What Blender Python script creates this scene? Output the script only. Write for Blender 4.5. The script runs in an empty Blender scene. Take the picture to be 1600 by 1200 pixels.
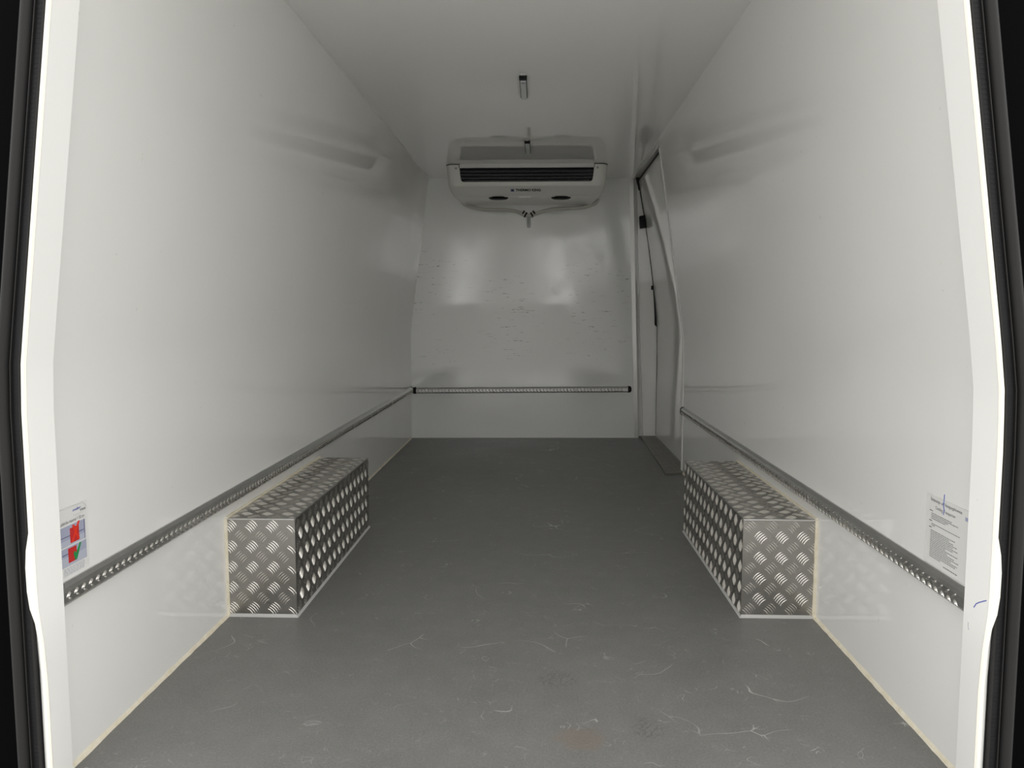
import bpy, bmesh, math, random
from mathutils import Vector, Matrix
random.seed(7)
scene = bpy.context.scene
COL = scene.collection
R = math.radians

# ------------------------------------------------------------------ camera
cam_d = bpy.data.cameras.new('camera')
cam_d.sensor_fit = 'HORIZONTAL'; cam_d.sensor_width = 36.0
cam_d.lens = 36.0 * 1200.0 / 1600.0
cam_d.clip_start = 0.02
cam = bpy.data.objects.new('camera', cam_d); COL.objects.link(cam)
cam.location = (0.05, 0.0, 0.82)
cam.rotation_euler = (R(90 - 5.143), 0, R(1.9965))
scene.camera = cam

# ------------------------------------------------------------------ world: plain overcast sky
world = bpy.data.worlds.new('overcast_sky'); scene.world = world
world.use_nodes = True
wn = world.node_tree
bg = wn.nodes['Background']
bg.inputs['Color'].default_value = (1.0, 0.99, 0.965, 1)
bg.inputs['Strength'].default_value = 1.0
vs = scene.view_settings
vs.view_transform = 'Standard'; vs.look = 'None'; vs.gamma = 1.0; vs.use_curve_mapping = False
vs.exposure = 1.06
scene.cycles.max_bounces = 14
scene.cycles.diffuse_bounces = 10
scene.cycles.glossy_bounces = 6

# ------------------------------------------------------------------ materials
def mat(name, col, rough=0.5, metal=0.0, spec=0.5, build=None):
    m = bpy.data.materials.new(name); m.use_nodes = True
    nt = m.node_tree; b = nt.nodes['Principled BSDF']
    b.inputs['Base Color'].default_value = (*col, 1)
    b.inputs['Roughness'].default_value = rough
    b.inputs['Metallic'].default_value = metal
    b.inputs['Specular IOR Level'].default_value = spec
    if build: build(nt, b)
    return m

class NT:
    """small helper to wire nodes"""
    def __init__(s, nt): s.nt = nt; s.co = None
    def n(s, kind, **kw):
        x = s.nt.nodes.new(kind)
        for k, v in kw.items(): setattr(x, k, v)
        return x
    def l(s, a, b): s.nt.links.new(a, b)
    def coords(s):
        if not s.co: s.co = s.n('ShaderNodeTexCoord').outputs['Object']
        return s.co
    def mapping(s, scale=(1, 1, 1), loc=(0, 0, 0), rot=(0, 0, 0), src=None):
        m = s.n('ShaderNodeMapping')
        m.inputs['Scale'].default_value = scale; m.inputs['Location'].default_value = loc
        m.inputs['Rotation'].default_value = rot
        s.l(src or s.coords(), m.inputs['Vector']); return m.outputs['Vector']
    def noise(s, scale, detail=3, rough=0.5, src=None, dist=0.0):
        x = s.n('ShaderNodeTexNoise')
        x.inputs['Scale'].default_value = scale; x.inputs['Detail'].default_value = detail
        x.inputs['Roughness'].default_value = rough; x.inputs['Distortion'].default_value = dist
        s.l(src or s.coords(), x.inputs['Vector']); return x.outputs['Fac']
    def rng(s, v, a, b, c=0.0, d=1.0, smooth=False):
        x = s.n('ShaderNodeMapRange')
        if smooth: x.interpolation_type = 'SMOOTHSTEP'
        x.inputs['From Min'].default_value = a; x.inputs['From Max'].default_value = b
        x.inputs['To Min'].default_value = c; x.inputs['To Max'].default_value = d
        s.l(v, x.inputs['Value']); return x.outputs['Result']
    def math(s, op, a, b):
        x = s.n('ShaderNodeMath', operation=op)
        for i, v in enumerate((a, b)):
            if isinstance(v, (int, float)): x.inputs[i].default_value = v
            else: s.l(v, x.inputs[i])
        return x.outputs[0]
    def mix(s, f, a, b):
        x = s.n('ShaderNodeMix', data_type='RGBA')
        if isinstance(f, (int, float)): x.inputs['Factor'].default_value = f
        else: s.l(f, x.inputs['Factor'])
        for k, v in ((6, a), (7, b)):
            if isinstance(v, tuple): x.inputs[k].default_value = (*v, 1)
            else: s.l(v, x.inputs[k])
        return x.outputs[2]
    def bump(s, h, strength, dist, normal=None):
        x = s.n('ShaderNodeBump')
        x.inputs['Strength'].default_value = strength; x.inputs['Distance'].default_value = dist
        s.l(h, x.inputs['Height'])
        if normal is not None: s.l(normal, x.inputs['Normal'])
        return x.outputs['Normal']
    def xyz(s, src=None):
        x = s.n('ShaderNodeSeparateXYZ'); s.l(src or s.coords(), x.inputs[0]); return x.outputs

def panel_build(col, rough, wave=0.6):
    def f(nt, b):
        h = NT(nt)
        # very slow unevenness of the laminate plus a faint fibre grain
        slow = h.noise(2.3, 1, 0.4)
        n1 = h.bump(slow, wave, 0.004)
        h.l(n1, b.inputs['Normal'])
        r = h.rng(h.noise(6, 4, 0.6), 0.3, 0.7, rough - 0.01, rough + 0.03)
        h.l(r, b.inputs['Roughness'])
        specks = h.rng(h.noise(38, 2, 0.5), 0.76, 0.80)
        dirt = h.rng(h.noise(3.1, 4, 0.6), 0.35, 0.75)
        c = h.mix(h.math('MULTIPLY', dirt, 0.06), col, tuple(v * 0.85 for v in col))
        c = h.mix(h.math('MULTIPLY', specks, 0.30), c, (0.35, 0.34, 0.31))
        h.l(c, b.inputs['Base Color'])
    return f

WHITE = (0.905, 0.903, 0.883)
M = {}
M['panel'] = mat('white_grp_panel', WHITE, 0.2, spec=0.75, build=panel_build(WHITE, 0.04))
M['panel_ceiling'] = mat('white_ceiling_panel', WHITE, 0.2, spec=0.75, build=panel_build(WHITE, 0.035, 0.2))
M['post'] = mat('white_post_liner', WHITE, 0.35, build=panel_build(WHITE, 0.36))
M['white_edge'] = mat('raw_white_edge', (0.88, 0.86, 0.78), 0.6)
M['trim_white'] = mat('white_trim', (0.82, 0.815, 0.79), 0.3)

def bulk_build(nt, b):
    h = NT(nt)
    col = (0.89, 0.90, 0.89)
    z = h.xyz()[2]
    # scrubbed, swirled patches
    patch = h.rng(h.noise(3.4, 3, 0.55), 0.42, 0.62, smooth=True)
    strokes = h.noise(16, 4, 0.7, src=h.mapping((3.0, 1, 0.5), rot=(0, R(14), 0)), dist=1.2)
    hair = h.noise(60, 3, 0.7, src=h.mapping((4.0, 1, 0.35), rot=(0, R(10), 0)), dist=0.6)
    r = h.math('ADD', 0.055, h.math('MULTIPLY', patch, h.rng(strokes, 0.35, 0.65, 0.04, 0.20)))
    h.l(r, b.inputs['Roughness'])
    n1 = h.bump(h.noise(2.0, 2, 0.5), 0.35, 0.004)
    n2 = h.bump(hair, 0.10, 0.0012, n1)
    h.l(n2, b.inputs['Normal'])
    # polished gelcoat over the panel
    b.inputs['Coat Weight'].default_value = 1.0; b.inputs['Coat IOR'].default_value = 1.55
    h.l(h.math('ADD', 0.03, h.math('MULTIPLY', patch, h.rng(strokes, 0.35, 0.65, 0.0, 0.13))), b.inputs['Coat Roughness'])
    h.l(n2, b.inputs['Coat Normal'])
    # dark horizontal rub marks left by cargo
    dash = h.rng(h.noise(9, 3, 0.75, src=h.mapping((1.0, 1, 9.0))), 0.615, 0.665)
    breakup = h.rng(h.noise(55, 2, 0.6, src=h.mapping((1, 1, 2.5))), 0.44, 0.54)
    band = h.math('MULTIPLY', h.rng(z, 0.42, 0.62, smooth=True), h.rng(z, 1.16, 1.30, 1, 0, smooth=True))
    k = h.math('MULTIPLY', h.math('MULTIPLY', dash, breakup), h.math('MULTIPLY', h.math('MULTIPLY', band, h.rng(h.noise(2.6, 2, 0.5, src=h.mapping(loc=(4.3, 0, 2.1))), 0.42, 0.60)), 0.9))
    c = h.mix(k, col, (0.13, 0.13, 0.12))
    h.l(c, b.inputs['Base Color'])
M['bulkhead'] = mat('white_bulkhead_panel', (0.89, 0.90, 0.89), 0.2, spec=1.0, build=bulk_build)

def floor_build(nt, b):
    h = NT(nt)
    base = (0.118, 0.119, 0.114)
    big = h.rng(h.noise(1.7, 4, 0.6), 0.3, 0.7)
    mid = h.rng(h.noise(11, 5, 0.7), 0.3, 0.75)
    grain = h.noise(210, 4, 0.8)
    c = h.mix(h.math('MULTIPLY', big, 0.6), base, (0.165, 0.164, 0.157))
    c = h.mix(h.math('MULTIPLY', mid, 0.40), c, (0.215, 0.21, 0.20))
    c = h.mix(h.rng(grain, 0.38, 0.68, 0.0, 0.55), c, (0.25, 0.248, 0.24))
    # brownish stain near the opening and a smudged shoe print
    xy = h.xyz()
    def spot(cx, cy, rx, ry, n=0.0):
        dx = h.math('DIVIDE', h.math('SUBTRACT', xy[0], cx), rx)
        dy = h.math('DIVIDE', h.math('SUBTRACT', xy[1], cy), ry)
        d = h.math('ADD', h.math('MULTIPLY', dx, dx), h.math('MULTIPLY', dy, dy))
        if n: d = h.math('ADD', d, h.math('MULTIPLY', h.math('SUBTRACT', h.noise(24, 4, 0.7), 0.5), n))
        return h.rng(d, 0.2, 1.0, 1, 0, smooth=True)
    # fine hair scratches
    def scratches(sc, seed, wid, lo, hi):
        wob = h.n('ShaderNodeTexNoise'); wob.inputs['Scale'].default_value = sc * 0.9
        h.l(h.mapping(loc=(seed, seed * 2, 0)), wob.inputs['Vector'])
        add = h.n('ShaderNodeMixRGB', blend_type='ADD'); add.inputs[0].default_value = 0.35
        h.l(h.mapping(loc=(seed, -seed, 0)), add.inputs[1]); h.l(wob.outputs['Color'], add.inputs[2])
        v = h.n('ShaderNodeTexVoronoi', feature='DISTANCE_TO_EDGE')
        v.inputs['Scale'].default_value = sc
        h.l(add.outputs[0], v.inputs['Vector'])
        line = h.rng(v.outputs['Distance'], wid * 0.4, wid, 1, 0)
        m = h.rng(h.noise(sc * 1.3, 2, 0.5, src=h.mapping(loc=(seed * 3, 1, 0))), lo, hi)
        return h.math('MULTIPLY', line, m)
    s1 = scratches(4.2, 3.1, 0.006, 0.57, 0.64)
    s2 = scratches(11.0, 8.7, 0.011, 0.60, 0.66)
    s3 = scratches(27.0, 5.3, 0.03, 0.60, 0.68)
    c = h.mix(h.math('MULTIPLY', s1, 0.6), c, (0.60, 0.59, 0.56))
    c = h.mix(h.math('MULTIPLY', s2, 0.55), c, (0.58, 0.57, 0.54))
    c = h.mix(h.math('MULTIPLY', s3, 0.4), c, (0.42, 0.41, 0.39))
    st = spot(0.135, 1.43, 0.06, 0.05, 2.2)
    c = h.mix(h.math('MULTIPLY', st, 0.28), c, (0.20, 0.135, 0.085))
    w = h.n('ShaderNodeTexWave'); w.inputs['Scale'].default_value = 24; w.inputs['Distortion'].default_value = 11; w.inputs['Detail Scale'].default_value = 2.5
    h.l(h.mapping(rot=(0, 0, R(35))), w.inputs['Vector'])
    fp = h.math('MULTIPLY', spot(0.095, 1.67, 0.055, 0.05, 0.8), h.rng(w.outputs['Fac'], 0.5, 0.75))
    fp2 = h.math('MULTIPLY', spot(0.27, 1.47, 0.04, 0.05, 0.8), h.rng(w.outputs['Fac'], 0.5, 0.75))
    c = h.mix(h.math('MULTIPLY', h.math('ADD', fp, fp2), 0.32), c, (0.05, 0.05, 0.05))
    h.l(c, b.inputs['Base Color'])
    h.l(h.rng(big, 0, 1, 0.42, 0.52), b.inputs['Roughness'])
    h.l(h.bump(grain, 0.35, 0.0012), b.inputs['Normal'])
M['floor'] = mat('grey_antislip_floor', (0.1, 0.1, 0.1), 0.45, build=floor_build)

def alu_build(col, r0):
    def f(nt, b):
        h = NT(nt)
        n = h.noise(18, 5, 0.65)
        h.l(h.rng(n, 0.3, 0.7, r0 - 0.06, r0 + 0.1), b.inputs['Roughness'])
        d = h.rng(h.noise(70, 3, 0.6), 0.35, 0.75)
        h.l(h.mix(h.math('MULTIPLY', d, 0.25), col, tuple(v * 0.72 for v in col)), b.inputs['Base Color'])
        h.l(h.bump(h.noise(300, 2), 0.04, 0.0006), b.inputs['Normal'])
    return f
M['plate'] = mat('aluminium_plate', (0.55, 0.53, 0.50), 0.34, 1.0, build=alu_build((0.43, 0.415, 0.39), 0.30))
M['tread'] = mat('aluminium_raised_tread', (0.75, 0.73, 0.70), 0.28, 1.0, build=alu_build((0.80, 0.78, 0.74), 0.22))
M['rail'] = mat('aluminium_rail', (0.42, 0.42, 0.41), 0.36, 1.0, build=alu_build((0.62, 0.62, 0.61), 0.36))
M['alu_edge'] = mat('aluminium_edge', (0.72, 0.72, 0.70), 0.35, 1.0)
M['sill_plate'] = mat('dull_sill_plate', (0.30, 0.295, 0.27), 0.5, 0.8, build=alu_build((0.30, 0.295, 0.27), 0.5))

def seal_build(nt, b):
    h = NT(nt)
    d = h.noise(45, 4, 0.7)
    h.l(h.mix(h.rng(d, 0.35, 0.7), (0.84, 0.79, 0.66), (0.74, 0.67, 0.50)), b.inputs['Base Color'])
    h.l(h.bump(d, 0.4, 0.003), b.inputs['Normal'])
M['sealant'] = mat('cream_sealant', (0.8, 0.75, 0.6), 0.5, build=seal_build)
M['sealant_grey'] = mat('pale_grey_sealant', (0.50, 0.50, 0.485), 0.5)
M['black'] = mat('black_plastic', (0.004, 0.004, 0.005), 0.45, spec=0.2)
def rub_build(nt, b):
    h = NT(nt)
    h.l(h.mix(h.noise(30, 4, 0.6), (0.006, 0.0065, 0.008), (0.014, 0.014, 0.015)), b.inputs['Base Color'])
M['rubber'] = mat('black_rubber', (0.01, 0.01, 0.01), 0.55, spec=0.3, build=rub_build)
M['rubber_grey'] = mat('worn_dark_rubber', (0.020, 0.0195, 0.0195), 0.5, spec=0.25)
M['paint'] = mat('black_body_paint', (0.0012, 0.0012, 0.0015), 0.6, spec=0.02)
M['housing'] = mat('off_white_plastic_housing', (0.86, 0.855, 0.81), 0.28)
M['housing_dark'] = mat('grey_plastic_underside', (0.42, 0.42, 0.38), 0.45)
M['grille'] = mat('dark_grille', (0.008, 0.008, 0.012), 0.5)
M['slat'] = mat('dark_slat', (0.20, 0.20, 0.215), 0.4)
M['lens'] = mat('clear_ribbed_lens', (0.62, 0.64, 0.66), 0.18)
M['hose'] = mat('pale_hose', (0.66, 0.65, 0.60), 0.35)
M['paper'] = mat('sticker_paper', (0.80, 0.80, 0.785), 0.3)
M['ink'] = mat('grey_ink', (0.13, 0.13, 0.14), 0.5)
M['ink_light'] = mat('pale_ink', (0.45, 0.47, 0.53), 0.5)
M['ink_line'] = mat('hairline_ink', (0.62, 0.62, 0.62), 0.5)
M['blue'] = mat('blue_ink', (0.045, 0.085, 0.45), 0.5)
M['photo_bg'] = mat('bluish_print', (0.40, 0.42, 0.55), 0.4)
M['photo_bg2'] = mat('bluish_floor_print', (0.50, 0.52, 0.62), 0.4)
M['red'] = mat('red_print', (0.58, 0.03, 0.03), 0.4)
M['red_bright'] = mat('bright_red_print', (0.80, 0.045, 0.02), 0.4)
M['green'] = mat('green_print', (0.02, 0.28, 0.08), 0.4)
M['navy'] = mat('navy_print', (0.03, 0.03, 0.10), 0.4)
M['logo_blue'] = mat('logo_lilac', (0.38, 0.40, 0.58), 0.4)
M['lettering'] = mat('black_lettering', (0.012, 0.012, 0.014), 0.4)
M['screw'] = mat('screw_metal', (0.35, 0.35, 0.35), 0.35, 1.0)
def ground_build(nt, b):
    h = NT(nt)
    h.l(h.mix(h.noise(3, 6, 0.7), (0.38, 0.376, 0.366), (0.47, 0.465, 0.45)), b.inputs['Base Color'])
M['ground'] = mat('yard_paving', (0.3, 0.3, 0.3), 0.85, build=ground_build)

# ------------------------------------------------------------------ mesh helpers
class MB:
    def __init__(s): s.v = []; s.f = []
    def add(s, verts, faces):
        o = len(s.v); s.v += [tuple(p) for p in verts]
        s.f += [tuple(i + o for i in f) for f in faces]; return s
    def box(s, x0, x1, y0, y1, z0, z1):
        return s.add([(x, y, z) for x in (x0, x1) for y in (y0, y1) for z in (z0, z1)],
                     [(0, 1, 3, 2), (4, 6, 7, 5), (0, 4, 5, 1), (2, 3, 7, 6), (0, 2, 6, 4), (1, 5, 7, 3)])
    def loft(s, loops, closed=True, caps=True):
        n = len(loops[0]); o = len(s.v)
        for lp in loops: s.v += [tuple(p) for p in lp]
        for i in range(len(loops) - 1):
            for j in range(n if closed else n - 1):
                k = (j + 1) % n
                s.f.append((o + i * n + j, o + i * n + k, o + (i + 1) * n + k, o + (i + 1) * n + j))
        if caps and closed:
            s.f.append(tuple(o + j for j in range(n)))
            s.f.append(tuple(o + (len(loops) - 1) * n + j for j in reversed(range(n))))
        return s
    def tube(s, pts, r, n=10):
        pts = [Vector(p) for p in pts]; loops = []
        up = Vector((0.13, 0.97, 0.21)).normalized()
        for i, p in enumerate(pts):
            t = (pts[min(i + 1, len(pts) - 1)] - pts[max(i - 1, 0)]).normalized()
            a = t.cross(up).normalized(); b = t.cross(a)
            rr = r[i] if isinstance(r, (list, tuple)) else r
            loops.append([p + (a * math.cos(2 * math.pi * j / n) + b * math.sin(2 * math.pi * j / n)) * rr for j in range(n)])
        return s.loft(loops)
    def obj(s, name, material, parent=None, sharp=30, bevel=0.0):
        me = bpy.data.meshes.new(name); me.from_pydata(s.v, [], s.f)
        bm = bmesh.new(); bm.from_mesh(me)
        bmesh.ops.recalc_face_normals(bm, faces=bm.faces)
        if bevel:
            bmesh.ops.bevel(bm, geom=[e for e in bm.edges if e.is_manifold and e.calc_face_angle(0) > R(35)],
                            offset=bevel, segments=2, profile=0.6, affect='EDGES', clamp_overlap=True)
        bm.to_mesh(me); bm.free()
        if sharp:
            me.polygons.foreach_set('use_smooth', [True] * len(me.polygons))
            me.set_sharp_from_angle(angle=R(sharp))
        me.materials.append(M[material])
        o = bpy.data.objects.new(name, me); COL.objects.link(o)
        if parent: o.parent = parent
        return o

def tag(o, label, cat, group=None, kind=None):
    o['label'] = label; o['category'] = cat
    if group: o['group'] = group
    if kind: o['kind'] = kind
    return o
def struct(o, label, cat): return tag(o, label, cat, kind='structure')
def thing(name, label, cat, loc=(0, 0, 0), group=None, kind=None):
    o = bpy.data.objects.new(name, None); COL.objects.link(o)
    o.empty_display_size = 0.05; o.location = loc
    return tag(o, label, cat, group, kind)
def put(o, root):
    """parent a mesh built in world coordinates under an empty"""
    o.parent = root
    o.matrix_parent_inverse = Matrix.Translation(root.location).inverted()
    return o

def interp(tab, t):
    if t <= tab[0][0]: return tab[0][1]
    for (a, va), (b, vb) in zip(tab, tab[1:]):
        if t <= b: return va + (vb - va) * (t - a) / (b - a)
    return tab[-1][1]

# ------------------------------------------------------------------ the load space
CEIL = 1.706
PL = [(0, .797), (.66, .797), (.74, .7935), (.80, .786), (CEIL, .668), (2, .63)]
PR = [(0, .801), (.62, .799), (.70, .796), (.78, .786), (CEIL, .650), (2, .606)]
ZS = [-.03, .0, .2, .4, .6, .66, .70, .74, .77, .80, .9, 1.1, 1.3, 1.5, 1.66, 1.74]
def xl(z): return -interp(PL, z)
def xr(z): return interp(PR, z)
def yb(x): return 5.094 + .035 * x            # bulkhead stands a touch askew

# floor
m = MB(); m.box(-.86, .90, 1.18, 5.24, -.04, 0)
struct(m.obj('floor', 'floor'), 'dark grey scuffed anti-slip cargo floor', 'floor')

def wall(xf, y0, y1, sgn, name, label):
    ys = [y0 + (y1 - y0) * i / 12 for i in range(13)]
    loops = []
    for y in ys:
        inner = [(xf(z), y, z) for z in ZS]
        outer = [(xf(z) + sgn * .045, y, z) for z in reversed(ZS)]
        loops.append(inner + outer)
    return struct(MB().loft(loops).obj(name, 'panel', sharp=25), label, 'wall')
wall_l = wall(xl, 1.265, 5.13, -1, 'wall_left', 'white glossy insulated side wall without a door')
wall_r = wall(xr, 1.295, 4.004, 1, 'wall_right', 'white glossy insulated side wall ending at the side door')

# ceiling with the raised strip over the side door
m = MB(); m.box(-.74, .668, 1.2, 5.16, CEIL, CEIL + .05); m.box(.66, .80, 1.2, 3.99, CEIL + .012, CEIL + .05)
struct(m.obj('ceiling', 'panel_ceiling'), 'white glossy ceiling panel of the cargo box', 'ceiling')
m = MB(); m.box(.655, .95, 3.985, 5.24, CEIL + .006, CEIL + .05)
struct(m.obj('trim_1', 'panel'), 'narrow white header panel above the side door', 'trim')
m = MB(); m.box(.648, .660, 3.98, 5.125, CEIL - .006, CEIL + .008)
struct(m.obj('trim_2', 'trim_white', bevel=.002), 'thin white edge strip between ceiling and side door header', 'trim')

# bulkhead
def xbr(z): return .704 - .057 * z / 1.69      # right edge of the bulkhead panel
loops = []
for z in (0, .4, .8, 1.2, CEIL + .02):
    a, c = -.83, xbr(z)
    loops.append([(a, yb(a), z), (c, yb(c), z), (c, yb(c) + .045, z), (a, yb(a) + .045, z)])
struct(MB().loft(loops).obj('wall_back', 'bulkhead'), 'white bulkhead panel with rub marks and scrubbed glossy patches', 'wall')

# aluminium angle on the bulkhead edge
loops = []
for z in (.0, .85, CEIL):
    a = xbr(z) - .012; c = xbr(z) + .014
    loops.append([(a, yb(a) - .004, z), (c, yb(c) - .004, z), (c, yb(c) + .05, z), (c - .003, yb(c) + .05, z), (c - .003, yb(c) - .001, z), (a, yb(a), z)])
struct(MB().loft(loops).obj('trim_3', 'alu_edge', sharp=20), 'bare aluminium angle strip up the edge of the bulkhead', 'trim')

# jamb behind the bulkhead edge and the closed-off space behind it
def xj(z): return .757 - .041 * min(z, 1.7) / .87 if z < .87 else .716 - .026 * (z - .87) / .8
loops = [[(xj(z), 5.152, z), (.93, 5.152, z), (.93, 5.19, z), (xj(z), 5.19, z)] for z in (0, .44, .87, 1.3, CEIL + .03)]
struct(MB().loft(loops).obj('trim_4', 'panel'), 'white upright door jamb between bulkhead and side door', 'trim')
m = MB(); m.box(.60, .95, 5.19, 5.23, -.03, CEIL + .04)
struct(m.obj('trim_5', 'panel'), 'recessed white panel behind the bulkhead edge', 'trim')

# side door
DP = [(0, .838), (.36, .838), (.53, .839), (.70, .836), (.786, .831), (.9, .820), (1.04, .803), (1.249, .774), (1.478, .738), (1.623, .712), (1.72, .694)]
door = thing('door_1', 'white glossy sliding side door leaning inward at the top', 'door', (.84, 4.6, 0), kind='structure')
zs = [-.02, .01, .2, .36, .53, .65, .72, .786, .85, .9, 1.04, 1.15, 1.249, 1.36, 1.478, 1.55, 1.623, 1.69]
loops = []
for i in range(9):
    y = 3.90 + (5.150 - 3.90) * i / 8
    loops.append([(interp(DP, z), y, z) for z in zs] + [(interp(DP, z) + .04, y, z) for z in reversed(zs)])
put(MB().loft(loops).obj('door_panel', 'panel', sharp=25), door)
# rubber above the door opening and a thin black strip down its edge
m = MB(); m.box(.703, .735, 3.95, 5.15, 1.686, CEIL + .012)
put(m.obj('top_gasket', 'rubber', bevel=.004), door)
loops = []
for z in (.02, .3, .6, .74, .755, .80, .9, 1.02, 1.05, 1.3, 1.69):
    w = interp([(0, .003), (.74, .003), (.755, .016), (1.02, .005), (1.3, .003), (1.7, .005)], z)
    x = interp(DP, z) + .002
    loops.append([(x, 5.142, z), (x - w, 5.142, z), (x - w, 5.16, z), (x, 5.16, z)])
put(MB().loft(loops).obj('edge_strip', 'rubber'), door)
m = MB(); m.loft([[(.680, y, CEIL + .008), (.740, y, CEIL + .008), (.730, y, 1.665), (.714, y, 1.632), (.700, y, 1.632)] for y in (5.135, 5.16)])
put(m.obj('gasket_corner', 'rubber', bevel=.002), door)
m = MB(); m.box(.792, .806, 5.138, 5.156, .985, 1.012)
put(m.obj('striker', 'black', bevel=.002), door)
m = MB()
m.loft([[(.704, y, 1.462), (.758, y, 1.470), (.764, y, 1.392), (.712, y, 1.384)] for y in (5.105, 5.155)])
latch = put(m.obj('latch_block', 'black', bevel=.005), door)
m = MB(); m.box(.72, .75, 5.100, 5.108, 1.41, 1.445)
lk = m.obj('latch_plate', 'black', bevel=.002); lk.parent = latch; lk.matrix_parent_inverse = latch.matrix_world.inverted()
lk.matrix_parent_inverse = (Matrix.Translation(door.location) @ latch.matrix_parent_inverse).inverted()

# white edge strip on the end of the right wall
loops = [[(xr(z) - .004, 3.990, z), (xr(z) + .03, 3.990, z), (xr(z) + .03, 4.010, z), (xr(z) - .004, 4.010, z)] for z in ZS[1:-1]]
struct(MB().loft(loops).obj('trim_6', 'trim_white', sharp=25), 'white edge strip closing the wall beside the side door', 'trim')

# ------------------------------------------------------------------ raised tread bars
def bar(mb, c, U, V, N, ang, L, W, H, bend=0.0, seg=4):
    """one slender raised bar with pointed ends lying on the plane (U, V)"""
    d = U * math.cos(ang) + V * math.sin(ang); p = V * math.cos(ang) - U * math.sin(ang)
    vs = []
    for i in range(seg + 1):
        t = i / seg * 2 - 1
        w = W * .5 * math.sqrt(max(0, 1 - t * t)); w = max(w, W * .05)
        hgt = H * math.sqrt(max(0, 1 - t * t)) ** .7
        q = c + d * (t * L * .5) + p * (bend * (1 - t * t))
        vs += [q - p * w - N * .0004, q + N * hgt, q + p * w - N * .0004]
    fs = []
    for i in range(seg):
        a = i * 3
        fs += [(a, a + 1, a + 4, a + 3), (a + 1, a + 2, a + 5, a + 4)]
    mb.add([tuple(v) for v in vs], fs)

def tread(mb, O, U, V, N, lu, lv, pitch=.057, du=0.0, dv=0.0, L=.030, W=.0042, H=.0013, step=.0064, nb=5, mirror=1):
    """groups of five bars, turned a quarter between neighbouring groups"""
    nu = int(lu / pitch) + 3; nv = int(lv / pitch) + 3
    for k in (0, 1):
        ang = math.pi / 4 * (-1 if k == 0 else 1) * mirror
        for i in range(-1, nu):
            for j in range(-1, nv):
                cu = (i + .5 * k) * pitch + du; cv = (j + .5 * k) * pitch + dv
                for b in range(nb):
                    o = (b - (nb - 1) / 2) * step
                    u = cu - math.sin(ang) * o; v = cv + math.cos(ang) * o
                    e = L * .5 * .72
                    if e * .55 < u < lu - e * .55 and e * .55 < v < lv - e * .55:
                        bar(mb, O + U * u + V * v, U, V, N, ang, L * (1 - .10 * abs(b - (nb - 1) / 2) / 2), W, H, bend=.0016 * mirror)

X, Y, Z = Vector((1, 0, 0)), Vector((0, 1, 0)), Vector((0, 0, 1))

def wheel_box(side, y0, y1, xi, label):
    xo = xl(.1) - .004 if side < 0 else xr(.1) + .004
    H = .271
    root = thing('wheel_arch_box', label, 'wheel box', ((xo + xi) / 2, (y0 + y1) / 2, 0))
    t = .003
    lo, hi = min(xo, xi), max(xo, xi)
    m = MB(); m.box(lo, hi, y0, y0 + t, 0, H)
    fp = put(m.obj('front_panel', 'plate'), root)
    m = MB(); m.box(xi - t / 2, xi + t / 2, y0 + .0005, y1, 0, H)
    sp = put(m.obj('side_panel', 'plate'), root)
    m = MB(); m.box(lo, hi, y0 + .0005, y1, H - t, H + .0006)
    tp = put(m.obj('top_panel', 'plate'), root)
    m = MB(); m.box(lo, hi, y1 - t, y1, 0, H - .0005)
    put(m.obj('rear_panel', 'plate'), root)
    ins = -side
    mb = MB(); tread(mb, Vector((lo, y0, 0)), X, Z, -Y, hi - lo, H, du=.018, dv=.022, mirror=1)
    o = put(mb.obj('tread_bars', 'tread', sharp=85), root); o['kind'] = 'stuff'; o.parent = fp
    mb = MB(); tread(mb, Vector((xi + ins * t / 2, y0, 0)), Y, Z, X * ins, y1 - y0, H, du=.02, dv=.022, mirror=ins, W=.0038, H=.0022)
    o2 = put(mb.obj('tread_bars', 'tread', sharp=40), root); o2['kind'] = 'stuff'; o2.parent = sp
    mb = MB(); tread(mb, Vector((lo, y0, H + .0006)), X, Y, Z, hi - lo, y1 - y0, du=.018, dv=.02, mirror=1, W=.0038, H=.0020)
    o3 = put(mb.obj('tread_bars', 'tread', sharp=40), root); o3['kind'] = 'stuff'; o3.parent = tp
    for o_ in (o, o2, o3):
        o_.matrix_parent_inverse = Matrix.Identity(4)
        o_.matrix_parent_inverse = Matrix.Identity(4)
    # welded edges, bent edge
    m = MB(); m.tube([(lo, y0 + .001, H - .001), (hi, y0 + .001, H - .001)], .0024, 8)
    put(m.obj('weld_seam', 'alu_edge'), root)
    m = MB(); m.tube([(xi, y0 + .003, H - .001), (xi, y1, H - .001)], .0032, 8)
    put(m.obj('bent_edge', 'plate'), root)
    # sealant bead on the floor and up the wall
    m = MB(); w = .007
    a = xi + ins * w
    m.loft([[(xo, y0 - w, 0), (xo, y0, 0), (xo, y0, .007)], [(xi, y0 - w, 0), (xi, y0, 0), (xi, y0, .007)]])
    m.loft([[(a, y0 - w, 0), (xi, y0 - w * .2, 0), (xi, y0 - w * .2, .007)], [(a, y1, 0), (xi, y1, 0), (xi, y1, .007)]])
    m.add([(xi, y0 - w, 0), (a, y0 - w, 0), (xi, y0, .007)], [(0, 1, 2)])
    put(m.obj('base_sealant', 'sealant_grey'), root)
    m = MB(); n = 24
    pts = [(xo + ins * .006, y0 - .001, H * i / n) for i in range(n + 1)]
    m.tube(pts, [.0045 + .0012 * random.random() for _ in pts], 8)
    pts = [(xo + ins * .007, y0 + (y1 - y0) * i / 30, H + .001) for i in range(31)]
    m.tube(pts, [.004 + .001 * random.random() for _ in pts], 8)
    put(m.obj('wall_sealant', 'sealant'), root)
    # children of panels were built in world coordinates: undo the empty's offset
    return root
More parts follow.
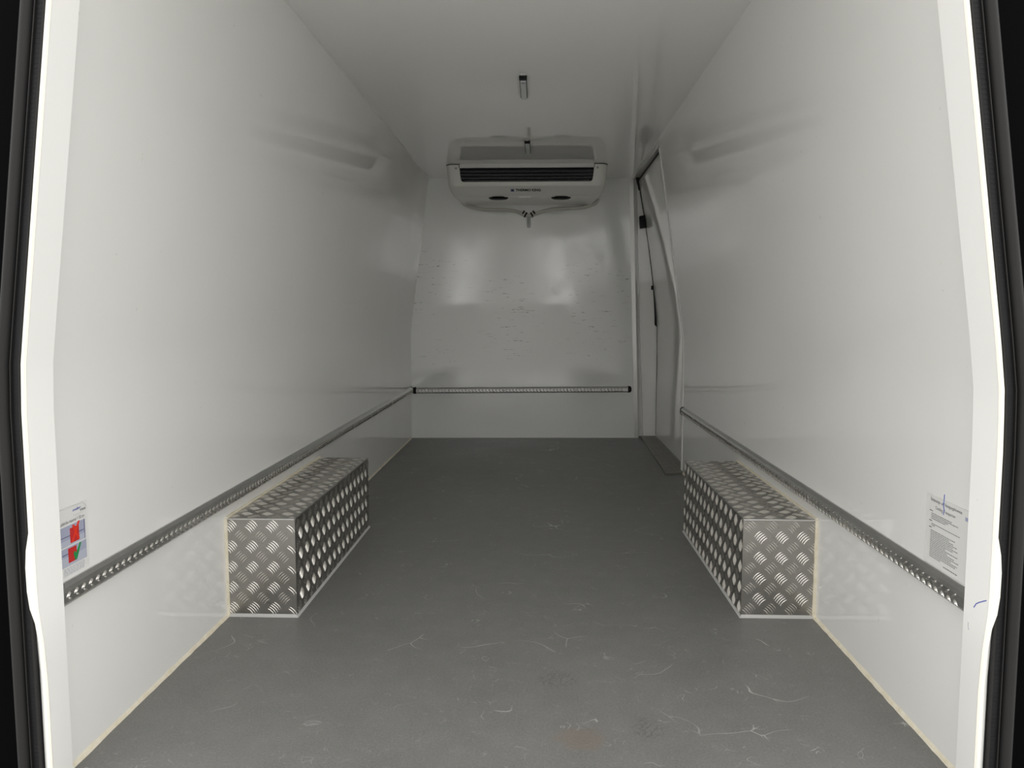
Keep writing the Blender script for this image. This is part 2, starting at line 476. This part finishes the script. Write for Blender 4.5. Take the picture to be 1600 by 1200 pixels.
wb_l = wheel_box(-1, 2.008, 2.90, -.608, 'chequer plate wheel arch box against the wall without a door')
wb_r = wheel_box(1, 2.048, 2.88, .604, 'chequer plate wheel arch box on the side door side')

# ------------------------------------------------------------------ protective rails
def rail(A, B, n, label, caps=(1, 1)):
    """half-hexagonal aluminium rub rail from A to B, n points away from the wall"""
    A, B, n = Vector(A), Vector(B), Vector(n).normalized()
    d = (B - A).normalized(); L = (B - A).length
    root = thing('rub_rail', label, 'rail', tuple((A + B) / 2), group=None)
    prof = [(-.003, .0205), (.004, .0205), (.013, .0150), (.0165, .0085), (.0165, -.0105), (.012, -.0165), (.004, -.0195), (-.003, -.0195)]
    m = MB().loft([[P + n * a + Z * b for a, b in prof] for P in (A, B)])
    put(m.obj('rail_profile', 'rail', sharp=22), root)
    mb = MB(); k = int((L - .04) / .0225)
    for i in range(k):
        s = .025 + i * .0225
        for r, ang in ((.0042, .62), (-.0062, -.62)):
            bar(mb, A + d * (s + (0.006 if r < 0 else 0)) + n * .0165 + Z * (r - .001), d, Z, n, ang, .0170, .0070, .0032, seg=6)
    o = put(mb.obj('tread_bars', 'tread', sharp=85), root); o['kind'] = 'stuff'
    for P, s, on in ((A, 1, caps[0]), (B, -1, caps[1])):
        if not on: continue
        loops = []
        for q, sc in ((-.012, .55), (-.008, .9), (-.003, 1.08), (.012, 1.08)):
            loops.append([P + d * (s * q) + n * (a * sc + .0006) + Z * (b * sc) for a, b in prof])
        put(MB().loft(loops).obj('end_cap', 'black', sharp=30), root)
    c = int(L / .22)
    for i in range(c):
        p = A + d * (.12 + i * (L - .24) / max(1, c - 1)) + n * .0165
        loops = []
        t1 = d; t2 = Z
        for h_, r_ in ((0, .0042), (.0016, .0042), (.0026, .0022)):
            loops.append([p + n * h_ + (t1 * math.cos(j * math.pi / 4) + t2 * math.sin(j * math.pi / 4)) * r_ for j in range(8)])
        put(MB().loft(loops).obj('screw', 'screw'), root)
    return root
rail((xl(.3), 1.268, .324), (xl(.3), 5.045, .324), (1, 0, 0), 'long aluminium rub rail on the wall without a door', (0, 1))
rail((xr(.3), 3.978, .324), (xr(.3), 1.298, .324), (-1, 0, 0), 'aluminium rub rail ending at the side door', (1, 0))
rail((-.776, yb(-.776), .318), (.655, yb(.655), .326), (.035, -1, 0), 'aluminium rub rail across the bulkhead')

# ------------------------------------------------------------------ floor sealant lines and sill plate
def bead(pts_f, name, label):
    loops = []
    for (x, y, s) in pts_f:
        w = .0065 + .0022 * random.random(); hh = .008 + .003 * random.random()
        loops.append([(x, y, -.001), (x - s * w, y, -.001), (x - s * w * .55, y, hh * .5), (x, y, hh)])
    return struct(MB().loft(loops).obj(name, 'sealant', sharp=0), label, 'sealant')
n = 150
bead([(xl(0) - .001, 1.29 + (5.06 - 1.29) * i / n, -1) for i in range(n + 1)], 'trim_7', 'cream sealant line along the foot of the doorless wall')
bead([(xr(0) + .001, 1.32 + (3.99 - 1.32) * i / n, 1) for i in range(n + 1)], 'trim_8', 'cream sealant line along the foot of the wall with the door')
m = MB(); m.loft([[(-.80, yb(-.8), -.001), (-.80, yb(-.8) - .005, -.001), (-.80, yb(-.8), .006)], [(.70, yb(.70), -.001), (.70, yb(.70) - .005, -.001), (.70, yb(.70), .006)]])
struct(m.obj('trim_9', 'trim_white'), 'thin white sealant line along the foot of the bulkhead', 'sealant')
m = MB(); loops = []
for i in range(40):
    y = 1.3 + (5.09 - 1.3) * i / 39; w = .005 + .0012 * random.random(); x = xl(CEIL)
    loops.append([(x - .001, y, CEIL - w), (x + w, y, CEIL + .001), (x - .001, y, CEIL + .001)])
struct(m.loft(loops).obj('trim_10', 'trim_white', sharp=0), 'white sealant line along the ceiling of the doorless wall', 'sealant')

sill = thing('threshold_plate', 'dull chequered metal threshold plate at the foot of the side door', 'threshold', (.77, 4.5, 0))
q = [(.703, 3.92), (.835, 3.97), (.845, 5.15), (.738, 5.15)]
m = MB().loft([[(x, y, z) for x, y in q] for z in (-.001, .010)])
put(m.obj('plate', 'sill_plate', bevel=.002), sill)
mb = MB(); random.seed(3)
for i in range(44):
    for j in range(5):
        for k in (0, 1):
            y = 3.975 + i * .026 + k * .013; x = .715 + j * .026 + k * .013
            if x < interp([(3.92, .712), (5.15, .747)], y) or x > .828: continue
            for b in (-1, 0, 1):
                ang = R(45) * (1 if k else -1); o = b * .0036
                bar(mb, Vector((x - math.sin(ang) * o, y + math.cos(ang) * o, .010)), X, Y, Z, ang, .013, .0024, .0012, seg=2)
o = put(mb.obj('tread_bars', 'sill_plate', sharp=0), sill); o['kind'] = 'stuff'

# ------------------------------------------------------------------ rear posts, door seals, body
def post(side, y_in, name, label):
    xf = xl if side < 0 else xr
    zz = [-.03, .02, .06, .10, .2, .27, .305, .33, .36, .40, .43, .46, .50, .6, .66, .70, .74, .77, .80, .9, 1.0, 1.1, 1.2, 1.3, 1.4, 1.55, 1.706]
    def inn(z): return xf(z) - side * .021
    def out(z):      # outer edge flares a little toward the door
        return xf(z) - side * (.0115 + interp([(0, .010), (.24, .010), (.34, .0), (.5, 0)], z))
    def bulge(z): return interp([(.30, 0), (.34, .008), (.40, .0085), (.43, .006), (.455, 0)], z)
    root = thing(name, label, 'trim', (xf(0), y_in, 0), kind='structure')
    loops = []
    for z in zz:
        a = (inn(z), y_in, z); b_ = (out(z), y_in - .055, z)
        loops.append([a, b_, (b_[0] + side * .007, b_[1], z), (xf(z) + side * .03, y_in - .02, z), (xf(z) + side * .03, y_in + .014, z), (xf(z) - side * .004, y_in + .012, z)])
    put(MB().loft(loops).obj('post_face', 'post', sharp=25), root)
    loops = []
    for z in zz:
        b_ = out(z)
        e = .0085 + bulge(z)
        loops.append([(b_ - side * .0004, y_in - .0555, z), (b_ + side * e * .25, y_in - .0585, z), (b_ + side * e, y_in - .056, z), (b_ + side * e, y_in - .03, z), (b_ + side * .005, y_in - .03, z)])
    put(MB().loft(loops).obj('raw_edge', 'white_edge', sharp=40), root)
    return root, out
pl, outl = post(-1, 1.272, 'trim_11', 'white corner post liner on the doorless side of the rear opening')
pr, outr = post(1, 1.302, 'trim_12', 'white corner post liner with blue pen strokes')

def seal(side, out, y_in, label):
    """rubber weatherstrip: lip, ribbed channel and bulb, running up the post"""
    y0 = y_in - .051
    base = lambda z: (xl(z) if side < 0 else xr(z)) - side * .0015
    zz = [-.2, 0, .2, .4, .6, .66, .70, .74, .77, .80, .9, 1.0, 1.1, 1.2, 1.3, 1.4, 1.55, 1.75]
    bx = lambda z: base(max(z, 0)) if z >= 0 else base(0) - side * .05 * z * 0
    root = thing('door_seal', label, 'door seal', (base(0), y0, -.2))
    def strip(name, prof, material):
        loops = [[(bx(z) + side * u, y0 + v, z) for u, v in prof] for z in zz]
        return put(MB().loft(loops).obj(name, material, sharp=35), root)
    strip('channel', [(-.004, .006), (.022, .006), (.026, .012), (.06, .012), (.06, .03), (-.012, .03), (-.012, .012)], 'rubber')
    strip('lip', [(.0015, .008), (.002, -.002), (.0045, -.003), (.0062, .008)], 'rubber_grey')
    strip('bead', [(.0195, .008), (.020, .001), (.0215, .001), (.022, .008)], 'rubber_grey')
    arc = [(.0365 - .0115 * math.cos(math.pi * i / 9), .014 - .018 * math.sin(math.pi * i / 9)) for i in range(10)]
    strip('bulb', arc, 'rubber_grey')
    # fine ribs inside the channel
    mb = MB(); k = 230
    for i in range(k):
        z = -.1 + 1.75 * i / k; c = bx(z)
        xa, xb = sorted((c + side * .0075, c + side * .0185))
        mb.box(xa, xb, y0 + .0056, y0 + .008, z, z + .0032)
    o = put(mb.obj('ribs', 'rubber', sharp=0), root); o['kind'] = 'stuff'
    return root
seal(-1, outl, 1.272, 'black rubber door seal beside the doorless wall post')
seal(1, outr, 1.302, 'black rubber door seal beside the post with pen strokes')

# black body round the opening
def body(side, y_in, name, label):
    base = lambda z: (xl(max(z, 0)) if side < 0 else xr(max(z, 0))) - side * .0015
    zz = [-.35, 0, .3, .6, .7, .8, 1.0, 1.2, 1.4, 1.6, 1.8]
    loops = []
    for z in zz:
        x = base(z) + side * .046; y = y_in - .045
        loops.append([(x, y, z), (x + side * .03, y + .004, z), (x + side * .16, y + .03, z), (x + side * .16, 5.3, z), (x + side * .10, 5.3, z), (x + side * .02, y + .05, z)])
    return struct(MB().loft(loops).obj(name, 'paint', sharp=30), label, 'van body')
body(-1, 1.272, 'wall_body_left', 'black painted van body side beyond the doorless wall')
body(1, 1.302, 'wall_body_right', 'black painted van body side beyond the side door')
m = MB(); m.box(-1.0, 1.0, 1.24, 5.35, 1.765, 1.86)
struct(m.obj('wall_roof', 'paint', bevel=.02), 'black painted van roof skin', 'van body')
m = MB(); m.box(-1.0, 1.0, 1.2, 5.35, -.30, -.045)
struct(m.obj('wall_underbody', 'paint', bevel=.02), 'black van chassis floor and rear sill', 'van body')
m = MB(); m.box(-1.0, 1.0, 5.24, 5.34, -.1, 1.80)
struct(m.obj('wall_cab', 'paint'), 'black van cab partition behind the bulkhead', 'van body')

# pen strokes on the right post (flat ink on the liner)
def ribbon(pts, w, nrm, material, name, parent):
    pts = [Vector(p) for p in pts]; nrm = Vector(nrm).normalized(); loops = []
    for i, p in enumerate(pts):
        t = (pts[min(i + 1, len(pts) - 1)] - pts[max(i - 1, 0)]).normalized()
        s = t.cross(nrm).normalized() * w * .5
        loops.append([p - s - nrm * .0004, p + s - nrm * .0004, p + s + nrm * .0003, p - s + nrm * .0003])
    return put(MB().loft(loops).obj(name, material, sharp=0), parent)
def onpost(t, z):                        # t = 0 inner edge .. 1 outer edge
    a = Vector((xr(z) - .021, 1.302, z)); b = Vector((outr(z), 1.247, z)); return a + (b - a) * t
nr = Vector((-.055, -.0095, 0))
ribbon([onpost(.42, .330), onpost(.50, .338), onpost(.62, .343), onpost(.80, .349), onpost(.90, .352)], .0016, nr, 'blue', 'pen_stroke', pr)
ribbon([onpost(.24, .300), onpost(.25, .293), onpost(.29, .288)], .0010, nr, 'ink_light', 'pen_stroke', pr)

# ------------------------------------------------------------------ text
def text_mesh(body, bold=0.0, shear=0.0):
    cu = bpy.data.curves.new('lettering', 'FONT'); cu.body = body; cu.size = 1; cu.offset = bold; cu.shear = shear
    cu.resolution_u = 3
    ob = bpy.data.objects.new('lettering_tmp', cu); COL.objects.link(ob)
    dg = bpy.context.evaluated_depsgraph_get()
    me = bpy.data.meshes.new_from_object(ob.evaluated_get(dg))
    vs = [tuple(v.co) for v in me.vertices]; fs = [tuple(p.vertices) for p in me.polygons]
    bpy.data.objects.remove(ob); bpy.data.curves.remove(cu); bpy.data.meshes.remove(me)
    return vs, fs
def lettering(body, org, U, V, width, height, lift, material, name, parent, bold=0.0, shear=0.0):
    vs, fs = text_mesh(body, bold, shear)
    x0 = min(v[0] for v in vs); x1 = max(v[0] for v in vs); y0 = min(v[1] for v in vs); y1 = max(v[1] for v in vs)
    N = Vector(U).cross(Vector(V)).normalized(); org = Vector(org); U = Vector(U); V = Vector(V)
    m = MB(); m.add([org + U * ((a - x0) / (x1 - x0) * width) + V * ((b - y0) / (y1 - y0) * height) + N * lift for a, b, c in vs], fs)
    return put(m.obj(name, material, sharp=0), parent)

# ------------------------------------------------------------------ refrigeration evaporator under the ceiling
unit = thing('evaporator_unit', 'off white cooling evaporator unit with dark louvre under the ceiling', 'cooling unit', (-.025, 4.62, 1.52))
CX = -.025
def uloop(z, hw, yf, rad=.045, yback=5.10, hwb=None):
    hwb = hwb or hw; pts = [(CX - hwb, yback, z)]
    for i in range(7):
        a = math.pi / 2 * i / 6
        pts.append((CX - hw + rad - rad * math.cos(a), yf + rad - rad * math.sin(a), z))
    for i in range(7):
        a = math.pi / 2 * (1 - i / 6)
        pts.append((CX + hw - rad + rad * math.cos(a), yf + rad - rad * math.sin(a), z))
    pts.append((CX + hwb, yback, z)); return pts
U_L = [(CEIL + .002, .4775, 4.615), (1.70, .4775, 4.615), (1.66, .474, 4.617), (1.61, .469, 4.619), (1.590, .466, 4.620), (1.578, .463, 4.626), (1.570, .460, 4.640), (1.553, .453, 4.668), (1.540, .446, 4.690), (1.533, .438, 4.708)]
hb = MB().loft([uloop(z, hw, yf, rad=.045, hwb=hw - .03 * (1.706 - z) / .17) for z, hw, yf in U_L])
shell = hb.obj('housing', 'housing', sharp=0)
# louvre opening cut into the front
def gx(z, s): return interp([(1.60, .388), (1.70, .398)], z) * s + CX
c0, c1, zr = 1.603, 1.683, .016
outline = [(gx(c1, -1), c1), (gx(1.64, -1), 1.64), (gx(c0, -1), c0 + zr)]
for i in range(1, 5):
    a = math.pi / 2 * i / 5; outline.append((gx(c0, -1) + zr - zr * math.cos(a), c0 + zr - zr * math.sin(a)))
outline.append((gx(c0, -1) + zr, c0))
right = [(2 * CX - x, z) for x, z in reversed(outline)]
full = outline + right
cut = MB().loft([[(x, y, z) for x, z in full] for y in (4.58, 4.665)]).obj('cutter', 'grille')
bo = shell.modifiers.new('cut', 'BOOLEAN'); bo.operation = 'DIFFERENCE'; bo.object = cut; bo.solver = 'EXACT'
dg = bpy.context.evaluated_depsgraph_get()
me = bpy.data.meshes.new_from_object(shell.evaluated_get(dg))
shell.modifiers.clear(); shell.data = me; bpy.data.objects.remove(cut)
me.polygons.foreach_set('use_smooth', [True] * len(me.polygons)); me.set_sharp_from_angle(angle=R(32))
put(shell, unit)
# black louvre liner and blades
def shrink(k): return [(CX + (x - CX) * (1 - k), z) for x, z in full]
m = MB().loft([[(x, 4.655, z) for x, z in full], [(x, 4.668, z) for x, z in full]])
lv = put(m.obj('louvre_back', 'grille'), unit)
m = MB(); loops = [[(x, y, z) for x, z in full] for y in (4.6165, 4.660)]
nn = len(full)
inner = [[(CX + (x - CX) * .9955, y, 1.643 + (z - 1.643) * .955) for x, z in full] for y in (4.6165, 4.660)]
o_ = 0
m.v = loops[0] + loops[1] + inner[0] + inner[1]
for j in range(nn):
    k = (j + 1) % nn
    m.f += [(j, k, nn * 2 + k, nn * 2 + j), (nn * 2 + j, nn * 2 + k, nn * 3 + k, nn * 3 + j), (nn + j, nn + k, nn * 3 + k, nn * 3 + j), (j, k, nn + k, nn + j)]
put(m.obj('louvre_frame', 'grille'), unit)
for z in (1.662, 1.643, 1.624, 1.6085):
    w = (gx(z, 1) - CX) - .004 - (.012 if z < 1.61 else 0)
    m = MB().loft([[(x, 4.622, z + .0016), (x, 4.622, z - .0012), (x, 4.650, z + .009), (x, 4.650, z + .012)] for x in (CX - w, CX + w)])
    put(m.obj('louvre_blade', 'slat'), unit)
# light strip above the louvre and seam lines
m = MB(); m.box(gx(1.70, -1) + .003, gx(1.70, 1) - .003, 4.611, 4.622, 1.685, CEIL + .001)
put(m.obj('top_strip', 'trim_white', bevel=.002), unit)
for s in (-1, 1):
    m = MB(); m.box(gx(1.70, s) - .0015, gx(1.70, s) + .0015, 4.612, 4.62, 1.683, CEIL)
    put(m.obj('seam', 'rubber_grey'), unit)
    loops = []
    for i in range(9):
        a = math.pi / 2 * i / 8
        x = CX + s * (.4795 - .047 + .047 * math.sin(a)); y = 4.613 + .047 - .047 * math.cos(a)
        loops.append([(x, y, CEIL - .004), (x - s * .004, y + .006, CEIL - .004), (x - s * .004, y + .006, CEIL + .001), (x, y, CEIL + .001)])
    x = gx(1.7, s)
    loops.insert(0, [(x, 4.613, CEIL - .004), (x, 4.619, CEIL - .004), (x, 4.619, CEIL + .001), (x, 4.613, CEIL + .001)])
    put(MB().loft(loops).obj('ceiling_gap_strip', 'black', sharp=0), unit)  # black strip drawn for the shaded gap between unit and ceiling
    p = Vector((CX + s * .417, 4.6155, 1.681)); loops = []
    for h_, r_ in ((0, .0065), (.003, .0065), (.003, .0045), (.0015, .004)):
        loops.append([p - Y * h_ + (X * math.cos(j * math.pi / 5) + Z * math.sin(j * math.pi / 5)) * r_ for j in range(10)])
    put(MB().loft(loops).obj('screw', 'housing_dark'), unit)
# inset underside panel, tab and the two fan outlets
m = MB(); m.loft([[(CX - .395, 4.716, z), (CX + .395, 4.716, z), (CX + .375, 5.06, z), (CX - .375, 5.06, z)] for z in (1.530, 1.536)])
put(m.obj('underside_panel', 'housing', bevel=.002), unit)
for fx in (-.198, .182):
    loops = []
    for h_, r_ in ((.0, .060), (.005, .060), (.011, .050), (.013, .034)):
        loops.append([(fx + r_ * math.cos(j * math.pi / 14), 4.752 + r_ * .75 * math.sin(j * math.pi / 14), 1.532 - h_) for j in range(28)])
    fo = put(MB().loft(loops).obj('fan_outlet', 'black', sharp=40), unit)
m = MB(); m.box(-.075, .0, 4.712, 4.722, 1.524, 1.536)
put(m.obj('tab', 'housing', bevel=.002), unit)
# maker's mark on the lower fascia (slanted face)
F0 = Vector((0, 4.640, 1.570)); F1 = Vector((0, 4.690, 1.540)); FV = (F0 - F1).normalized()
FN = X.cross(FV)
org = Vector((0, 4.6665, 1.5535))
hgt = .023
sq = MB()
def quadU(mb, x0, x1, v0, v1, lift):
    pts = [org + X * x0 + FV * v0, org + X * x1 + FV * v0, org + X * x1 + FV * v1, org + X * x0 + FV * v1]
    mb.add([p + FN * lift for p in pts] + [p - FN * .001 for p in pts], [(0, 1, 2, 3), (4, 5, 6, 7), (0, 1, 5, 4), (1, 2, 6, 5), (2, 3, 7, 6), (3, 0, 4, 7)])
quadU(sq, -.121, -.098, -.002, .024, .0008)
lg = put(sq.obj('emblem', 'logo_blue', sharp=0), unit)
sq = MB(); quadU(sq, -.1165, -.1025, .004, .018, .0012); put(sq.obj('emblem_mark', 'navy', sharp=0), unit)
lettering('THERMO KING', org + X * -.091 + FV * .001, X, FV, .150, hgt, .0009, 'lettering', 'lettering', unit, bold=.035)
lt = [c for c in unit.children if c.name.startswith('lettering')]

# drain hoses joined under the unit
hose = thing('drain_hose', 'pale drain hoses joined by a tee below the cooling unit', 'hose', (-.018, 5.06, 1.40))
def smooth_path(pts, n=6):
    P = [Vector(p) for p in pts]; out = []
    for i in range(len(P) - 1):
        p0 = P[max(i - 1, 0)]; p1 = P[i]; p2 = P[i + 1]; p3 = P[min(i + 2, len(P) - 1)]
        for k in range(n):
            t = k / n
            out.append(.5 * ((2 * p1) + (p2 - p0) * t + (2 * p0 - 5 * p1 + 4 * p2 - p3) * t * t + (3 * p1 - p0 - 3 * p2 + p3) * t ** 3))
    out.append(P[-1]); return out
def hp(x, z, d=.013): return (x, yb(x) - d, z)
lp = [hp(-.455, 1.575, .03), hp(-.435, 1.545, .018), hp(-.385, 1.528), hp(-.30, 1.512), hp(-.172, 1.510), hp(-.108, 1.502), hp(-.065, 1.487), hp(-.030, 1.470)]
rp = [hp(.430, 1.578, .03), hp(.415, 1.553, .018), hp(.37, 1.536), hp(.295, 1.522), hp(.175, 1.517), hp(.105, 1.508), hp(.045, 1.491), hp(-.004, 1.470)]
for p_ in (lp, rp): put(MB().tube(smooth_path([(x, y - .003, z - .010) for x, y, z in p_]), .0112, 12).obj('hose', 'hose', sharp=0), hose)
sp_ = smooth_path([hp(-.050, 1.481), hp(-.018, 1.462), hp(.016, 1.481)])
put(MB().tube(sp_, .0115, 12).obj('tee_piece', 'hose', sharp=0), hose)
put(MB().tube([hp(-.018, 1.468), hp(-.018, 1.44), hp(-.018, 1.435), hp(-.017, 1.40), hp(-.017, 1.388)], [.0105, .0105, .0128, .0128, .0105], 12).obj('spout', 'lens', sharp=0), hose)
put(MB().tube([hp(-.0185, 1.455, .026), hp(-.0185, 1.402, .026)], .0022, 8).obj('spout_slot', 'housing_dark', sharp=0), hose)
for s in (-1, 1):
    for d in (.020, .036):
        c = Vector(hp(-.018 + s * d, 1.4685 + (d - .020) * .75)); t = Vector((s * .86, 0, .52))
        put(MB().tube([c - t * .0045, c + t * .0045], .0172, 14).obj('hose_clip', 'black', sharp=40), hose)

# ------------------------------------------------------------------ ceiling lamps
def lamp(y, label):
    root = thing('ceiling_lamp', label, 'lamp', (-.012, y, CEIL), group='slim ceiling lamps')
    w = .0135; L = .27
    def outline(k, l0, l1):
        pts = [(-k, l0), (k, l0), (k, l1 - k)]
        for i in range(1, 8):
            a = math.pi * i / 8; pts.append((k * math.cos(a), l1 - k + k * math.sin(a)))
        pts.append((-k, l1 - k)); return pts
    ol = outline(w, 0, L); il = outline(w - .0022, .02, L - .0022); il2 = outline(w - .005, .022, L - .006)
    m = MB().loft([[(a, b, .001) for a, b in ol], [(a, b, -.010) for a, b in ol]])
    m.obj('housing', 'black', root)
    m = MB().loft([[(a, b, -.008) for a, b in il], [(a, b, -.0135) for a, b in il], [(a, b, -.0165) for a, b in il2]])
    ln = m.obj('lens', 'lens', root)
    m = MB(); m.box(-.0145, .0145, -.003, .020, -.0135, .0)
    cp = m.obj('end_cap', 'black', root, bevel=.002)
    m = MB(); m.box(-.006, .006, .030, .044, -.0174, -.016)
    m.obj('sensor_window', 'slat', ln)
    m = MB(); m.box(-.010, .010, -.018, -.002, -.002, .0005)
    m.obj('bracket', 'trim_white', root, bevel=.0015)
    return root
lamp(2.945, 'slim clear lensed ceiling lamp farther from the cooling unit')
lamp(4.015, 'slim clear lensed ceiling lamp right before the cooling unit')

# ------------------------------------------------------------------ stickers
st = thing('loading_height_sticker', 'white sticker with red cross and green tick pictures', 'sticker', (xl(.4), 1.345, .352))
XS = xl(.4)
def sq_l(mb, y0, y1, z0, z1, lift):
    mb.box(XS - .0004, XS + lift, y0, y1, z0, z1); return mb
put(sq_l(MB(), 1.296, 1.386, .350, .477, .0006).obj('paper', 'paper'), st)
def part_l(name, material, y0, y1, z0, z1, lift): return put(sq_l(MB(), y0, y1, z0, z1, lift).obj(name, material, sharp=0), st)
part_l('picture', 'photo_bg', 1.300, 1.377, .405, .4415, .0009)
part_l('picture', 'photo_bg', 1.300, 1.378, .3685, .4025, .0009)
part_l('picture_floor', 'photo_bg2', 1.300, 1.377, .405, .416, .0011)
part_l('picture_floor', 'photo_bg2', 1.300, 1.377, .3685, .386, .0011)
part_l('rail_line', 'navy', 1.300, 1.372, .4222, .4232, .0012)
part_l('rail_line', 'navy', 1.304, 1.340, .3905, .3915, .0012)
part_l('wall_line', 'navy', 1.3735, 1.3745, .405, .4415, .0012)
part_l('red_crate', 'red', 1.330, 1.357, .408, .4355, .0013)
part_l('red_crate', 'red', 1.322, 1.347, .3735, .400, .0013)
def flat_l(poly, lift, name, material):
    m = MB().loft([[(XS + d, y, z) for y, z in poly] for d in (0, lift)])
    return put(m.obj(name, material, sharp=0), st)
flat_l([(1.332, .4085), (1.338, .4085), (1.360, .4425), (1.355, .4425)], .0016, 'red_cross', 'red_bright')
flat_l([(1.337, .4395), (1.343, .4395), (1.358, .4105), (1.352, .4105)], .0017, 'red_cross', 'red_bright')
flat_l([(1.337, .387), (1.341, .391), (1.345, .386), (1.358, .4025), (1.361, .4005), (1.347, .3745), (1.341, .3735)], .0016, 'green_tick', 'green')
lettering('Ladehöhe maximal = 50 cm', (XS, 1.302, .4455), Y, Z, .073, .0062, .0009, 'ink', 'caption', st)
lettering('cooling', (XS, 1.341, .4625), Y, Z, .025, .0062, .0009, 'blue', 'logo_word', st, bold=.02, shear=.3)
lettering('trans', (XS, 1.364, .4590), Y, Z, .017, .0044, .0009, 'ink', 'logo_word', st, bold=.015, shear=.3)
def line_l(pts, w, material): return ribbon([(XS + .0009, y, z) for y, z in pts], w, (1, 0, 0), material, 'print_line', st)
line_l([(1.300, .4745), (1.340, .4745), (1.372, .4735), (1.380, .4675), (1.383, .4635)], .0008, 'ink_line')
line_l([(1.342, .4565), (1.372, .4565)], .0006, 'ink_line')
mb = MB(); random.seed(11)
for k in range(6):
    z = .3645 - k * .0024; y = 1.308
    while y < 1.368:
        w = random.uniform(.003, .009); sq_l(mb, y, min(y + w, 1.370), z, z + .0010, .0009); y += w + .0018
put(mb.obj('small_print', 'ink_light', sharp=0), st)['kind'] = 'stuff'

sr = thing('instruction_sticker', 'pale instruction sticker with small print and a pen stroke', 'sticker', (xr(.4), 1.40, .345))
XR = xr(.41)
def sq_r(mb, y0, y1, z0, z1, lift):
    mb.box(XR - lift, XR + .0006, y0, y1, z0, z1); return mb
put(sq_r(MB(), 1.333, 1.480, .347, .480, .0006).obj('paper', 'paper'), sr)
for a in ((1.333, 1.480, .479, .4797), (1.333, 1.480, .347, .3477), (1.4793, 1.480, .347, .480)):
    put(sq_r(MB(), *a, .0009).obj('print_border', 'ink_line', sharp=0), sr)
lettering('Bedienungs- und Reinigungshinweise', (XR, 1.4665, .4665), -Y, Z, .108, .0078, .0009, 'ink', 'heading', sr)
lettering('Cooling Transporter', (XR, 1.449, .4535), -Y, Z, .070, .0078, .0009, 'ink', 'heading', sr)
mb = MB(); random.seed(5)
def words(y0, y1, z, hgt=.0011):
    y = y0
    while y > y1:
        w = random.uniform(.003, .010); sq_r(mb, max(y - w, y1), y, z, z + hgt, .0009); y -= w + .0014
def para(y0, z0, lens, dz=.0032):
    for k, L in enumerate(lens): words(y0, y0 - L, z0 - k * dz)
words(1.4690, 1.458, .4485, .0016); para(1.4625, .4440, [.072, .093, .060, .050])
words(1.4690, 1.459, .4290, .0018); para(1.4605, .4245, [.098, .012])
words(1.4690, 1.459, .4165, .0018)
para(1.4625, .4115, [.085, .066, .080, .092, .079, .095, .080, .055, .096, .062, .085, .100, .075, .096, .090, .040], .00335)
words(1.412, 1.365, .3545, .0014)
put(mb.obj('small_print', 'ink', sharp=0), sr)['kind'] = 'stuff'
put(sq_r(MB(), 1.3395, 1.3475, .4600, .4665, .0009).obj('print_badge', 'logo_blue', sharp=0), sr)
ribbon([(XR - .0010, 1.4195, .490), (XR - .0010, 1.4200, .476), (XR - .0010, 1.4215, .470), (XR - .0010, 1.4180, .461), (XR - .0010, 1.4195, .452)], .0013, (-1, 0, 0), 'blue', 'pen_stroke', sr)

# ------------------------------------------------------------------ yard outside, with unseen blocks added to shape the reflected sky
m = MB(); m.box(-40, 40, -60, 40, -.75, -.65)
struct(m.obj('floor_yard', 'ground'), 'grey paved yard outside the van', 'ground')

def sky_blocker(name, x0, x1, y0, y1, h, roof, material, label):  # added block behind the camera, there only to hide part of the sky
    root = thing(name, label, 'building', ((x0 + x1) / 2, (y0 + y1) / 2, -.65), kind='structure')
    m = MB(); m.box(x0, x1, y0, y1, -.66, h); put(m.obj('wall', material), root)
    m = MB(); m.box(x0 - .12, x1 + .12, y0 - .12, y1 + .12, h - .02, h + roof); put(m.obj('blocker_cap', 'blocker_cap', bevel=.02), root)
def blocker_build(nt, b):
    h = NT(nt)
    h.l(h.mix(h.noise(9, 4, 0.6), (0.40, 0.39, 0.37), (0.50, 0.49, 0.47)), b.inputs['Base Color'])
M['blocker_face'] = mat('grey_blocker_face', (0.09, 0.085, 0.08), 0.9, build=blocker_build)
M['blocker_cap'] = mat('grey_blocker_cap', (0.16, 0.16, 0.155), 0.85)
sky_blocker('wall_low_blocker', -26, 26, -14.4, -14, 1.1, .08, 'blocker_face', 'long grey wall, added out of view to cut off the low sky')  # unseen, added to end the mirrored sky above the horizon
sky_blocker('wall_mid_blocker', -.6, 1.2, -11.8, -10, 3.0, .12, 'blocker_face', 'grey block, added out of view to part the reflected sky')  # unseen, added for the dark gap between the two bulkhead highlights
